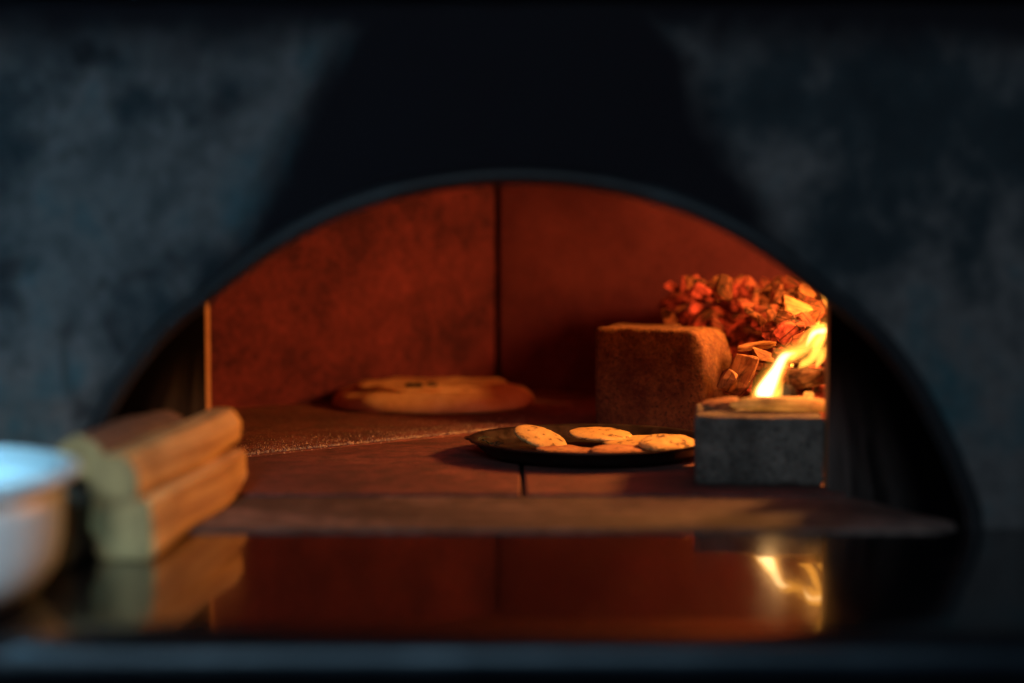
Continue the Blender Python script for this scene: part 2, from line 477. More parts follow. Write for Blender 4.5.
# sill
def sill():
    bm = prism([(CX - 0.395, 1.258), (CX + 0.378, 1.258), (CX + 0.400, 1.278), (CX + 0.405, 1.30), (XR + 0.02, y0h - 0.003), (XL - 0.02, y0h - 0.003), (CX - 0.409, 1.30)], -0.06, -0.0015, 0.007, 3)
    return bm
world_part('sill', sill(), M_sill, oven, False)

# ---------------------------------------------------------------- counter
ct = tag(empty('counter', (0, 1.0, -0.0062)), 'polished black stone counter in front of the oven, mirroring the fire', 'counter')
bm = bmesh.new()
TILT = math.tan(R(1.0))
def zcnt(y): return -0.0045 - (1.256 - y) * TILT
YC = 0.918; ZC = zcnt(YC)
prof2 = [(YC, ZC - 0.012), (YC + 0.001, ZC - 0.006), (YC + 0.005, ZC - 0.002), (YC + 0.011, zcnt(YC + 0.011))]
for k in range(1, 13): prof2.append((YC + 0.011 + (1.33 - YC - 0.011) * k / 12, zcnt(YC + 0.011 + (1.33 - YC - 0.011) * k / 12)))
prof2.append((1.33, -0.05)); prof2.append((YC + 0.005, ZC - 0.03))
xs = [-1.4 + 2.8 * k / 24 for k in range(25)]
gr = [[bm.verts.new((x, y, z)) for y, z in prof2] for x in xs]
for a, b in zip(gr, gr[1:]):
    for k in range(len(prof2)):
        k2 = (k + 1) % len(prof2); bm.faces.new((a[k], b[k], b[k2], a[k2]))
bm.faces.new(gr[0]); bm.faces.new(gr[-1])
world_part('stone_top', bm, M_counter, ct, True)
# steel strip along the front edge, rounded
bm = bmesh.new(); rings = []
sp = [(y_ - 0.9345 + YC - 0.0005, z_) for y_, z_ in ((0.9345, ZC - 0.001), (0.930, ZC - 0.0005), (0.925, ZC - 0.002), (0.9215, ZC - 0.006), (0.920, ZC - 0.012), (0.920, ZC - 0.019), (0.922, ZC - 0.023), (0.9345, ZC - 0.024))]
gr = [[bm.verts.new((x, y, z)) for y, z in sp] for x in xs]
for a, b in zip(gr, gr[1:]):
    for k in range(len(sp)):
        k2 = (k + 1) % len(sp); bm.faces.new((a[k], b[k], b[k2], a[k2]))
bm.faces.new(gr[0]); bm.faces.new(gr[-1])
world_part('edge_strip', bm, M_steel, ct, True)
world_part('front_panel', box(-1.4, 1.4, YC + 0.035, YC + 0.055, -0.60, ZC - 0.034, 0.002), M_hood, ct)

# ---------------------------------------------------------------- hood over the front
hd = tag(empty('hood', (0, 1.2, 0.47)), 'dark steel hood along the top of the oven front', 'hood')
hz = at(512, -12, 1.25).z
world_part('hood_body', prism([(-1.5, 1.252), (1.5, 1.252), (1.5, 1.275), (-1.5, 1.275)], hz + 0.012, 1.2, 0.003), M_hood, hd)
world_part('lower_rim', prism([(-1.5, 1.246), (1.5, 1.246), (1.5, 1.272), (-1.5, 1.272)], hz, hz + 0.011, 0.004), M_hood, hd)

# ---------------------------------------------------------------- firebricks in the oven
def brick(name, w, d, h, bev, amp, freq, seed, cuts):
    bm = box(-w / 2, w / 2, -d / 2, d / 2, 0, h, bev, 3)
    bmesh.ops.triangulate(bm, faces=[f for f in bm.faces if len(f.verts) > 4])
    bmesh.ops.subdivide_edges(bm, edges=[e for e in bm.edges if e.calc_length() > 0.02], cuts=cuts, use_grid_fill=True)
    bmesh.ops.triangulate(bm, faces=bm.faces[:])
    zmin = [v for v in bm.verts if v.co.z < 1e-5]
    rough(bm, amp, freq, seed, amp * 0.5)
    for v in zmin: v.co.z = max(v.co.z, 0)
    return bm
def remeshed_box(w, d, h, step, rad):
    """a box of even small quads with rounded edges"""
    bm = bmesh.new()
    nx, ny, nz = max(2, round(w / step)), max(2, round(d / step)), max(2, round(h / step))
    V = {}
    def gv(i, j, k):
        if (i, j, k) not in V:
            p = Vector((-w / 2 + w * i / nx, -d / 2 + d * j / ny, h * k / nz))
            c = Vector((min(max(p.x, -w / 2 + rad), w / 2 - rad), min(max(p.y, -d / 2 + rad), d / 2 - rad), min(max(p.z, rad), h - rad)))
            q = p - c
            if q.length > 1e-9: p = c + q.normalized() * rad * 1.0 if sum(abs(t) > 1e-9 for t in q) > 1 else p
            V[(i, j, k)] = bm.verts.new(p)
        return V[(i, j, k)]
    for i in range(nx):
        for j in range(ny):
            for k in (0, nz): bm.faces.new((gv(i, j, k), gv(i + 1, j, k), gv(i + 1, j + 1, k), gv(i, j + 1, k)))
    for i in range(nx):
        for k in range(nz):
            for j in (0, ny): bm.faces.new((gv(i, j, k), gv(i + 1, j, k), gv(i + 1, j, k + 1), gv(i, j, k + 1)))
    for j in range(ny):
        for k in range(nz):
            for i in (0, nx): bm.faces.new((gv(i, j, k), gv(i, j + 1, k), gv(i, j + 1, k + 1), gv(i, j, k + 1)))
    bmesh.ops.recalc_face_normals(bm, faces=bm.faces)
    return bm

bm = remeshed_box(0.172, 0.10, 0.145, 0.0025, 0.006)
# its right-hand end is worn round
for v in bm.verts:
    t = (v.co.x - 0.060) / 0.026
    if t > 0:
        t = min(t, 1); kz = max(0, (v.co.z - 0.10) / 0.045)
        v.co.x -= 0.012 * t * kz * kz
        v.co.z -= 0.007 * t * t * kz
        v.co.y *= 1 - 0.10 * t * t
rough(bm, 0.0016, 20, 1.0, 0.0005)
th = R(-33)
ctr = Vector((0.2165, 2.025, 0.002))
b1 = tag(obj('firebrick', bm, M_brick, None, True, ctr, (0, 0, th)), 'tall gritty firebrick standing behind the pan with its right end lit by the flames', 'brick', 'firebricks holding back the fire')
bm = remeshed_box(0.10, 0.07, 0.1435, 0.004, 0.005); rough(bm, 0.002, 20, 5.0, 0.001)
tag(obj('firebrick', bm, M_brick, None, True, (0.200, 2.150, 0.002), (0, 0, R(-18))), 'dark firebrick mostly hidden behind the tall gritty one, its top left corner showing', 'brick', 'firebricks holding back the fire')
bm = remeshed_box(0.136, 0.150, 0.073, 0.0035, 0.004)
for v in bm.verts:           # a chipped lower edge
    if v.co.z < 0.006 and v.co.y < -0.06:
        v.co.y += 0.006 * max(0, mnoise.noise(Vector((v.co.x * 45, 2.2, 0))))
rough(bm, 0.0012, 26, 2.0, 0.0006)
tag(obj('firebrick', bm, M_block, None, True, (0.2725, 1.578, 0.0005), (0, 0, R(-7.5))), 'low pale grey block in the right of the oven mouth with burning wood on top', 'brick', 'firebricks holding back the fire')
BLZ = 0.0735

# ---------------------------------------------------------------- chips and coals
def chunk(L, W, H, seed, boxy=0.6):
    """an angular split piece: a box cut by random planes, with a rough skin"""
    rnd = random.Random(seed)
    bm = bmesh.new()
    for k in range(16):
        u = [rnd.uniform(-1, 1) for _ in range(3)]
        m = max(abs(t) for t in u) ** boxy
        bm.verts.new((u[0] / m * L / 2, u[1] / m * W / 2, u[2] / m * H / 2))
    r = bmesh.ops.convex_hull(bm, input=bm.verts)
    junk = [v for v in bm.verts if not v.link_faces]
    bmesh.ops.delete(bm, geom=junk, context='VERTS')
    bmesh.ops.bevel(bm, geom=bm.edges[:], offset=min(L, W, H) * 0.05, segments=1, affect='EDGES')
    bmesh.ops.triangulate(bm, faces=bm.faces[:])
    for _ in range(2):
        bmesh.ops.subdivide_edges(bm, edges=[e for e in bm.edges if e.calc_length() > max(L, W) * 0.16], cuts=1)
        bmesh.ops.triangulate(bm, faces=bm.faces[:])
    rough(bm, H * 0.05, 1.6 / W, seed, H * 0.03)
    return bm

def plank(L, W, H, seed, bend=0.0):
    """a splinter: long, ragged ends, grain along its length"""
    rnd = random.Random(seed)
    bm = remeshed_box(L, W, H, min(W, H) / 3.0, min(W, H) * 0.18)
    bmesh.ops.translate(bm, verts=bm.verts, vec=(0, 0, -H / 2))
    for v in bm.verts:
        t = v.co.x / (L / 2)
        e = max(0, abs(t) - 0.55) / 0.45
        j = mnoise.noise(Vector((v.co.y * 1.8 / W, v.co.z * 1.2 / H, seed)))
        v.co.x += (0.22 * L * j) * e * (1 if t > 0 else -1)
        v.co.y *= 1 - 0.35 * e * e
        v.co.z *= 1 - 0.3 * e
        v.co.z += bend * t * t
        g_ = mnoise.noise(Vector((v.co.x * 1.5 / L, v.co.y * 5 / W, v.co.z * 5 / H + seed)))
        v.co.y += 0.10 * W * g_; v.co.z += 0.12 * H * g_
    return bm

def heap(x, y):
    """height of the ember heap over the hearth"""
    k_ = min(max((y - 2.05) / 0.12, 0), 1)
    a = min(max((x - 0.29 + 0.125 * k_) / (0.08 + 0.04 * k_), 0), 1); b = min(max((y - 1.62) / 0.52, 0), 1); c = min(max((2.50 - y) / 0.16, 0), 1)
    a = a * a * (3 - 2 * a); c = c * c * (3 - 2 * c)
    return 0.185 * a * c * (0.28 + 0.72 * b ** 0.8)
bm = bmesh.new(); nx, ny = 44, 80
gv = [[bm.verts.new((0.15 + 0.45 * i / nx, 1.62 + 0.86 * j / ny, 0.0)) for j in range(ny + 1)] for i in range(nx + 1)]
for i in range(nx):
    for j in range(ny): bm.faces.new((gv[i][j], gv[i + 1][j], gv[i + 1][j + 1], gv[i][j + 1]))
for v in bm.verts:
    v.co.z = 0.003 + heap(v.co.x, v.co.y) * (0.86 + 0.2 * mnoise.noise(v.co * 22)) - 0.012
    if heap(v.co.x, v.co.y) < 0.012: v.co.z = -0.006
tag(obj('ember_bed', bm, M_ashbed, None, True), 'bed of glowing ash and crumbled embers under the coals', 'embers', None, 'stuff')

protos = []
for k in range(10):
    L = random.uniform(0.028, 0.046)
    protos.append(('coal', chunk(L, L * random.uniform(0.72, 0.98), L * random.uniform(0.58, 0.85), 10 + k, 0.85)))
for k in range(6):
    L = random.uniform(0.040, 0.062)
    protos.append(('chip', chunk(L, L * random.uniform(0.55, 0.8), L * random.uniform(0.18, 0.28), 40 + k, 0.9)))
pm = []
for kind, b in protos:
    bmesh.ops.recalc_face_normals(b, faces=b.faces)
    for mi in M_coals:
        me = bpy.data.meshes.new('ember_' + kind); b.to_mesh(me); me.materials.append(mi)
        for p in me.polygons: p.use_smooth = False
        pm.append((kind, M_coals.index(mi), me))
    b.free()
rc = random.Random(23)
spots = []
tries = 0
while len(spots) < 175 and tries < 20000:
    tries += 1
    x = rc.uniform(0.17, 0.56); y = rc.uniform(1.69, 2.43)
    if heap(x, y) < 0.03: continue
    px = 512 + F * x / y
    if px > 872: continue
    # clear of the standing bricks
    lx = (Vector((x, y, 0)) - Vector((0.2165, 2.025, 0)))
    lx.rotate(Matrix.Rotation(-th, 3, 'Z'))
    if abs(lx.x) < 0.100 and abs(lx.y) < 0.078: continue
    if abs(x - 0.2) < 0.075 and abs(y - 2.15) < 0.07: continue
    if y < 2.0 and x < 0.285: continue
    if any((x - a) ** 2 + (y - b) ** 2 < 0.0215 ** 2 for a, b in spots): continue
    spots.append((x, y))
spots.sort(key=lambda s: s[1])
lab = {'coal': 'knobbly ember in the heap of red coals behind the firebricks', 'chip': 'thin glowing chip of wood in the heap of red coals behind the firebricks'}
grp = {'coal': 'glowing coals heaped behind the firebricks', 'chip': 'glowing wood chips in the ember heap'}
for i, (x, y) in enumerate(spots):
    far = y > 2.05
    mi = rc.choices((0, 1, 2), (5, 2, 3) if x < 0.36 else (3, 4, 3))[0]
    kind = 'coal' if rc.random() < (0.85 if far else 0.6) else 'chip'
    me = rc.choice([m for m in pm if m[0] == kind and m[1] == mi])[2]
    o = bpy.data.objects.new('ember_' + kind, me); C.objects.link(o)
    o.location = (x, y, 0.006 + heap(x, y) + rc.uniform(-0.004, 0.014))
    o.rotation_euler = (rc.uniform(-0.6, 0.6), rc.uniform(-0.6, 0.6), rc.uniform(0, 6.3)) if kind == 'chip' else tuple(rc.uniform(0, 6.3) for _ in range(3))
    tag(o, lab[kind], 'ember', grp[kind])

# pieces one can tell apart
def piece(name, bm, mat, pos, rot, label, cat, group='burning wood by the flames', smooth=False):
    return tag(obj(name, bm, mat, None, smooth, pos, rot), label, cat, group)
piece('wood_chip', chunk(0.066, 0.040, 0.014, 203), M_chip, at(800, 311, 1.98), (R(55), R(22), R(-12)), 'pale orange slab of split wood leaning high in the embers above the flame', 'wood chip')
piece('wood_chip', chunk(0.044, 0.032, 0.010, 205), M_chip, at(806, 291, 2.12), (R(75), R(70), R(10)), 'upright bright-edged chip at the top right end of the ember heap', 'wood chip')
piece('wood_chip', chunk(0.064, 0.038, 0.026, 218), M_chip, at(740, 374, 1.84), (R(70), R(-62), R(8)), 'thick barky piece of wood standing between the tall firebrick and the flame', 'wood chip')
piece('wood_chip', chunk(0.036, 0.024, 0.016, 209), M_chip, at(727, 378, 1.79), (R(60), R(-60), R(20)), 'rounded pale splinter against the left of the barky standing piece', 'wood chip')
piece('wood_chip', plank(0.050, 0.013, 0.008, 12), M_chip, at(756, 346, 1.92), (R(10), R(-8), R(10)), 'thin flat splinter lying just right of the top of the tall firebrick', 'wood chip')
piece('wood_chip', chunk(0.048, 0.026, 0.010, 215), M_chip, at(768, 357, 1.88), (R(35), R(14), R(-10)), 'short flat splinter below the thin one, left of the flame', 'wood chip')
piece('wood_chip', plank(0.075, 0.014, 0.010, 18), M_coals[1], at(770, 327, 2.0), (R(20), R(36), R(8)), 'long red stick slanting down through the middle of the embers', 'wood chip')
piece('wood_chip', chunk(0.058, 0.034, 0.012, 221), M_coals[0], at(783, 333, 1.95), (R(50), R(-30), R(0)), 'broad dark red chip slanting up behind the flame', 'wood chip')
piece('ember_lump', chunk(0.046, 0.036, 0.034, 77), M_chip, at(726, 288, 2.28), (0.2, 0.1, 0.4), 'square tan lump of wood on the back left of the ember heap', 'ember', None, False)
# on the grey block
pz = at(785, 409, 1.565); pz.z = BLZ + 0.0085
piece('flame_lit_stick', plank(0.094, 0.022, 0.0145, 31), M_stick, pz, (0, R(1.5), R(-2)), 'flat yellow-lit stick lying along the top of the grey block', 'stick')
pz = at(722, 406, 1.585); pz.z = BLZ + 0.006
piece('wood_chip', plank(0.045, 0.022, 0.011, 33), M_chip, pz, (R(8), R(-7), R(24)), 'ragged brown chip on the left end of the grey block', 'wood chip')
pz = at(811, 383, 1.64); pz.z = BLZ + 0.030
piece('charred_log', chunk(0.066, 0.038, 0.028, 91), M_charwood, pz, (0.2, -0.1, 0.2), 'charred striped chunk of log under the flame tips', 'log', 'burning wood by the flames', False)
pz = at(787, 396, 1.62); pz.z = BLZ + 0.013
piece('coal_lump', lathe([(0, -0.0115), (0.007, -0.0105), (0.0115, -0.006), (0.0135, 0), (0.0115, 0.007), (0.006, 0.0105), (0, 0.0115)], 20), m_plain('dead_black_coal', (0.018, 0.016, 0.017), 0.7), pz, (0, R(80), R(10)), 'round black coal sitting behind the flat stick', 'coal')
pz = at(808, 396, 1.63); pz.z = BLZ + 0.011
piece('coal_lump', chunk(0.020, 0.014, 0.012, 95), M_hot, pz, (0, 0, 0.3), 'small bright yellow ember beside the round black coal', 'coal', 'burning wood by the flames', False)
pz = at(822, 398, 1.66); pz.z = BLZ + 0.012
piece('coal_lump', chunk(0.034, 0.026, 0.020, 97), M_coals[0], pz, (0.3, 0, 1.3), 'red coal at the right end of the grey block beside the jamb', 'coal', 'burning wood by the flames', False)

# ---------------------------------------------------------------- flames (emitting gas)
def flame_tube(bm, pts, n=24, sub=10):
    """pts: (point, radius across, radius in depth); smooth closed tapering body"""
    P = [Vector(p[0]) for p in pts]; K = len(P)
    rings = []
    def cr(a, b, c, d, t): return 0.5 * (2 * b + (c - a) * t + (2 * a - 5 * b + 4 * c - d) * t * t + (3 * b - a - 3 * c + d) * t ** 3)
    cen = []
    for i in range(K - 1):
        for s in range(sub):
            t = s / sub
            g4 = [max(i - 1, 0), i, i + 1, min(i + 2, K - 1)]
            cen.append((cr(*[P[k] for k in g4], t), max(0.0004, cr(*[pts[k][1] for k in g4], t)), max(0.0004, cr(*[pts[k][2] for k in g4], t))))
    cen.append((P[-1], pts[-1][1], pts[-1][2]))
    for i, (c, r1, r2) in enumerate(cen):
        tg = (cen[min(i + 1, len(cen) - 1)][0] - cen[max(i - 1, 0)][0]).normalized()
        side = tg.cross(Vector((0, 1, 0))).normalized(); dep = side.cross(tg).normalized()
        rings.append([bm.verts.new(c + side * (r1 * math.cos(2 * math.pi * k / n)) + dep * (r2 * math.copysign(abs(math.sin(2 * math.pi * k / n)) ** 1.8, math.sin(2 * math.pi * k / n)))) for k in range(n)])
    for a, b in zip(rings, rings[1:]):
        for k in range(n): bm.faces.new((a[k], a[(k + 1) % n], b[(k + 1) % n], b[k]))
    bm.faces.new(rings[0]); bm.faces.new(rings[-1])
def flame(name, strands, label, core=None):
    bm = bmesh.new()
    for st in strands:
        flame_tube(bm, [(at(px, py, d), 1.12 * r * d / F, q) for px, py, d, r, q in st])
    o = tag(obj(name, bm, M_flame, None, True), label, 'flame', 'flames of the wood fire')
    if core:
        bm = bmesh.new()
        for st in core: flame_tube(bm, [(at(px, py, d), r * d / F, q) for px, py, d, r, q in st])
        obj('white_core', bm, M_core, o, True)
    return o
flame('flame', [
    [(764, 405, 1.59, 7, .006), (764, 397, 1.59, 12, .012), (769, 385, 1.595, 10.5, .012), (776, 372, 1.60, 8, .009), (782, 362, 1.60, 6.5, .007), (786, 354, 1.60, 5, .006), (788, 348, 1.60, 1.0, .001)],
    [(760, 402, 1.59, 3, .004), (763, 392, 1.59, 6, .009), (770, 379, 1.595, 5, .009), (778, 364, 1.60, 3, .006), (784, 354, 1.60, .8, .001)],
    [(780, 368, 1.60, 2, .003), (786, 356, 1.60, 7, .007), (795, 353, 1.61, 7, .007), (803, 348, 1.62, 7, .006), (809, 339, 1.63, 6.5, .006), (815, 332, 1.635, 6, .006), (822, 330, 1.64, 6.5, .006), (831, 327, 1.65, 6, .006), (843, 316, 1.66, 5, .005), (852, 300, 1.67, 1, .001)],
    [(806, 352, 1.62, .6, .001), (812, 345, 1.625, 3.5, .004), (819, 336, 1.635, 5, .005), (828, 332, 1.645, 4, .004), (838, 326, 1.66, .8, .001)],
    [(774, 404, 1.60, 2.5, .003), (778, 394, 1.60, 4, .004), (781, 384, 1.60, 2.2, .002), (784, 376, 1.60, 0.4, .0004)],
    [(763, 404, 1.59, 12, .0007), (767, 390, 1.592, 16, .0009), (776, 371, 1.60, 12, .0008), (785, 356, 1.60, 11, .0008), (797, 352, 1.61, 10, .0008), (808, 343, 1.625, 10, .0007), (819, 333, 1.64, 10, .0007), (836, 320, 1.655, 9, .0006), (850, 298, 1.67, 1, .0003)],
    [(799, 371, 1.655, .6, .0003), (804, 366, 1.655, 6, .0006), (812, 358, 1.655, 9, .0007), (821, 345, 1.655, 9, .0006), (834, 322, 1.66, 3, .0004)]],
      'tall white and yellow flame licking up from the stick on the grey block',
      [[(763, 402, 1.59, 4, .005), (764, 394, 1.59, 9, .008), (769, 384, 1.595, 8, .008), (776, 371, 1.60, 5.5, .006), (783, 358, 1.60, 4.5, .005), (790, 354, 1.605, 2, .002), (796, 353, 1.61, .5, .0005)],
       [(806, 347, 1.625, .5, .0005), (811, 337, 1.63, 2.5, .003), (816, 332, 1.637, 2.6, .003), (826, 330, 1.645, 3, .003), (836, 324, 1.655, .5, .0006)]])
flame('flame', [
    [(798, 369, 1.66, .8, .001), (803, 364, 1.66, 3.6, .004), (810, 360, 1.66, 4.2, .004), (816, 352, 1.66, 4.4, .005), (820, 342, 1.66, 4.2, .005), (826, 331, 1.66, 3.2, .003), (836, 312, 1.67, .6, .001)],
    [(846, 330, 1.66, 1.0, .002), (839, 314, 1.66, 7, .006), (829, 296, 1.66, 8, .007), (822, 281, 1.66, 5, .005), (818, 268, 1.66, .8, .001)],
    [(816, 368, 1.69, 1.0, .002), (820, 360, 1.69, 3.8, .004), (827, 349, 1.69, 4, .004), (836, 334, 1.69, .6, .001)]],
      'thin yellow flame curling up at the edge of the jamb, right of the tall flame')

# ---------------------------------------------------------------- pan and flatbreads
PC = Vector((0.098, 1.752, 0.0015))
pan = tag(empty('round_pan', PC), 'round blackened steel pan of small flatbreads on the oven floor', 'pan')
obj('pan_body', lathe([(0, 0), (0.118, 0), (0.130, 0.003), (0.138, 0.009), (0.144, 0.017), (0.1462, 0.0185), (0.1515, 0.0185), (0.1525, 0.0200), (0.1512, 0.0213),
                       (0.1450, 0.0213), (0.141, 0.0195), (0.134, 0.0105), (0.127, 0.0062), (0.116, 0.0042), (0, 0.0042)], 96), M_pan, pan, True)
# a short flat grip on the left side
bm = prism([(-0.148, -0.018), (-0.155, -0.012), (-0.157, 0.0), (-0.155, 0.012), (-0.148, 0.018)], 0.0192, 0.0212, 0.0006, 2)
obj('grip', bm, M_pan, pan)

def disc(r, h, seed, dome=0.15, wob=0.05, squash=1.0, dip=0.0, n=56, m=16, ex=(0.8, 0.55)):
    """a round flatbread: domed, rounded rim, uneven outline and top"""
    bm = bmesh.new()
    top = []; bot = []
    def rr(a): return r * (1 + wob * mnoise.noise(Vector((math.cos(a) * 1.4, math.sin(a) * 1.4, seed))))
    prof = []
    for k in range(m + 1):
        t = k / m
        prof.append((math.sin(t * math.pi / 2) ** ex[0], math.cos(t * math.pi / 2) ** ex[1]))
    rings = []
    for s, hh in prof:
        ring = []
        if s < 1e-6:
            rings.append([bm.verts.new((0, 0, h * (1 - dip)))]); continue
        for k in range(n):
            a = 2 * math.pi * k / n; R_ = rr(a) * s
            p = Vector((R_ * math.cos(a), R_ * math.sin(a) * squash, 0))
            z = h * hh
            if dip: z -= h * dip * max(0, 1 - (s / 0.80) ** 4) if s < 0.80 else 0
            z += h * dome * mnoise.fractal(Vector((p.x / r * 1.9, p.y / r * 1.9, seed * 2.3)), 1, 2, 4) * (1 if hh > 0.3 else hh / 0.3)
            p.z = max(z, 0.0)
            ring.append(bm.verts.new(p))
        rings.append(ring)
    rings.append([bm.verts.new((v.co.x * 0.93, v.co.y * 0.93, 0)) for v in rings[-1]])
    rings.append([bm.verts.new((0, 0, 0))])
    for a, b in zip(rings, rings[1:]):
        for k in range(n):
            k2 = (k + 1) % n
            if len(a) == 1: bm.faces.new((a[0], b[k], b[k2]))
            elif len(b) == 1: bm.faces.new((a[k], a[k2], b[0]))
            else: bm.faces.new((a[k], a[k2], b[k2], b[k]))
    return bm
def bread(px, py, d, z, r, h, rot, mat, label, seed, wob=0.06, squash=1.0):
    p = at(px, py, d); p.z = z
    return tag(obj('flatbread', disc(r, h * 0.68, seed, 0.20, wob, squash), mat, None, True, p, rot), label, 'flatbread', 'small flatbreads in the pan')
PZ = PC.z + 0.0045
bread(582, 449, 1.715, PZ + 0.001, 0.036, 0.0055, (R(2), 0, 0), M_flat_red, 'reddish browned flatbread at the front middle of the pan', 1.3)
bread(563, 446, 1.73, PZ + 0.003, 0.034, 0.006, (R(3), R(3), 0.4), M_flat_red, 'dark toasted flatbread lying under the tipped yellow one', 2.1)
bread(619, 449, 1.705, PZ + 0.005, 0.034, 0.006, (R(3), R(-3), 0.9), M_flat_red, 'toasted red-brown flatbread between the front middle and the right-hand one', 8.4)
bread(540, 437, 1.755, PZ + 0.015, 0.034, 0.0075, (R(15), R(19), R(-8)), M_flat, 'yellow flatbread tipped up on its edge at the left of the pan', 3.7, 0.10, 0.85)
bread(600, 433, 1.80, PZ + 0.014, 0.0400, 0.0065, (R(5), R(1), 0.2), M_flat, 'smooth round yellow flatbread lying flat at the back of the pan', 4.2, 0.03)
bread(644, 442, 1.765, PZ + 0.0085, 0.052, 0.006, (R(3), R(-1), 0.1), M_flat, 'wide flat yellow flatbread in the middle right of the pan', 5.9, 0.06, 0.8)
bread(669, 447, 1.715, PZ + 0.011, 0.037, 0.011, (R(9), R(-2), 0.3), M_flat, 'thick freckled flatbread at the right edge of the pan against the grey block', 6.6, 0.10)
# a burnt herb bundle at the left of the pan
bm = bmesh.new()
for k in range(16):
    rnd = random.Random(300 + k)
    a = rnd.uniform(0, 6.28); L = rnd.uniform(0.010, 0.020); w = L * 0.4
    c = Vector((rnd.uniform(-0.014, 0.014), rnd.uniform(-0.010, 0.010), rnd.uniform(0.002, 0.012)))
    u = Vector((math.cos(a), math.sin(a), rnd.uniform(-.3, .6))).normalized(); s = u.cross(Vector((0, 0, 1))).normalized()
    q = [c - u * L / 2, c + s * w / 2 + Vector((0, 0, .002)), c + u * L / 2, c - s * w / 2 + Vector((0, 0, .002))]
    vs = [bm.verts.new(v) for v in q] ; lo = [bm.verts.new(v - Vector((0, 0, .001))) for v in q]
    bm.faces.new(vs); bm.faces.new(lo[::-1])
    for i in range(4): bm.faces.new((vs[i], lo[i], lo[(i + 1) % 4], vs[(i + 1) % 4]))
p = at(492, 440, 1.755); p.z = PZ + 0.003
tag(obj('charred_leaves', bm, M_leaf, None, False, p), 'small dark clump of charred leaves at the left rim of the pan', 'herbs')

# ---------------------------------------------------------------- pizza at the back
zc = at(433, 405, 2.40)
pzz = tag(empty('pizza', (zc.x, 2.385, 0.0025)), 'puffy round pizza with a pale golden rim baking at the back of the oven', 'pizza')
pb = disc(0.168, 0.037, 11.0, 0.15, 0.05, 1.0, 0.05, 96, 30, (0.75, 0.6))
obj('crust', pb, M_pizza, pzz, True)
tp = disc(0.130, 0.0085, 14.0, 0.75, 0.08, 1.0, 0.0, 80, 20)
obj('topping', tp, M_top, pzz, True, (0, 0.004, 0.0300))
for k, (x, y, s) in enumerate(((-0.020, -0.096, 0.012), (0.004, -0.088, 0.010), (-0.032, -0.099, 0.007))):
    b_ = disc(s, 0.006, 20.0 + k, 0.3, 0.3, 0.7)
    obj('burnt_blister', b_, M_burn, pzz, True, (x, y, 0.0375))

# ---------------------------------------------------------------- flour on the hearth
rf = random.Random(5)
bm = bmesh.new()
def grain(x, y, s):
    vs = [bm.verts.new((x + rf.uniform(-s, s), y + rf.uniform(-s, s), z)) for z in (0.0013, 0.0013, 0.0013)] + [bm.verts.new((x, y, 0.0014 + s * 1.5))]
    for f in ((0, 1, 3), (1, 2, 3), (2, 0, 3), (0, 2, 1)):
        try: bm.faces.new([vs[i] for i in f])
        except ValueError: pass
for k in range(1500):
    t = rf.random() ** 0.8; x = -0.46 + 0.44 * t; y = dg(x) + 0.006 + abs(rf.gauss(0, 0.010))
    grain(x, y, rf.uniform(0.0006, 0.0016))
for k in range(1500):
    x = rf.uniform(-0.46, 0.02); y = dg(x) + 0.02 + abs(rf.gauss(0, 0.07))
    if (x - zc.x) ** 2 + (y - 2.385) ** 2 < 0.17 ** 2: continue
    grain(x, y, rf.uniform(0.0005, 0.0011))
tag(obj('flour_crumbs', bm, M_flour), 'scattered semolina and crumbs along the tile joint on the oven floor', 'crumbs', None, 'stuff')

# ---------------------------------------------------------------- firewood stacked on the counter
def log_mesh(L, sec, seed, taper=0.0, cham=0.0, n=40):
    """split billet along +y from 0 to L; sec = section polygon (x, z)"""
    # even out the section
    pts = []
    K = len(sec)
    for i in range(K):
        a, b = Vector(sec[i]), Vector(sec[(i + 1) % K])
        for s in range(7):
            t = s / 7; pts.append(a.lerp(b, t))
    # soften corners
    for _ in range(1):
        pts = [(pts[i - 1] + pts[i] * 2 + pts[(i + 1) % len(pts)]) / 4 for i in range(len(pts))]
    cz = sum(p.y for p in pts) / len(pts); cxx = sum(p.x for p in pts) / len(pts)
    bm = bmesh.new(); rings = []
    for k in range(n + 1):
        t = k / n; ring = []
        for i, p in enumerate(pts):
            s = 1 - taper * t
            x = cxx + (p.x - cxx) * s; z = p.y
            if cham and t > 0.72: z = max(z, cham * ((t - 0.72) / 0.28) ** 1.3 * 1.0)
            g1 = mnoise.noise(Vector((p.x * 55, t * 1.3, p.y * 55 + seed))); g2 = mnoise.noise(Vector((p.x * 18, t * 2.5 + seed, p.y * 18)))
            q = Vector((p.x - cxx, p.y - cz)); q = q.normalized() if q.length else q
            ring.append(bm.verts.new((x + q.x * (0.0025 * g1 + 0.004 * g2), L * t + 0.004 * mnoise.noise(Vector((p.x * 60, p.y * 60, seed + 9))) * (1 if k == n else 0), z + q.y * (0.0025 * g1 + 0.004 * g2))))
        rings.append(ring)
    for a, b in zip(rings, rings[1:]):
        for k in range(len(pts)): bm.faces.new((a[k], a[(k + 1) % len(pts)], b[(k + 1) % len(pts)], b[k]))
    ends = []
    for ring in (rings[0], rings[-1]):
        c = bm.verts.new(sum((v.co for v in ring), Vector()) / len(ring))
        for k in range(len(ring)): ends.append(bm.faces.new((ring[k], ring[(k + 1) % len(ring)], c)))
    return bm, pts, rings
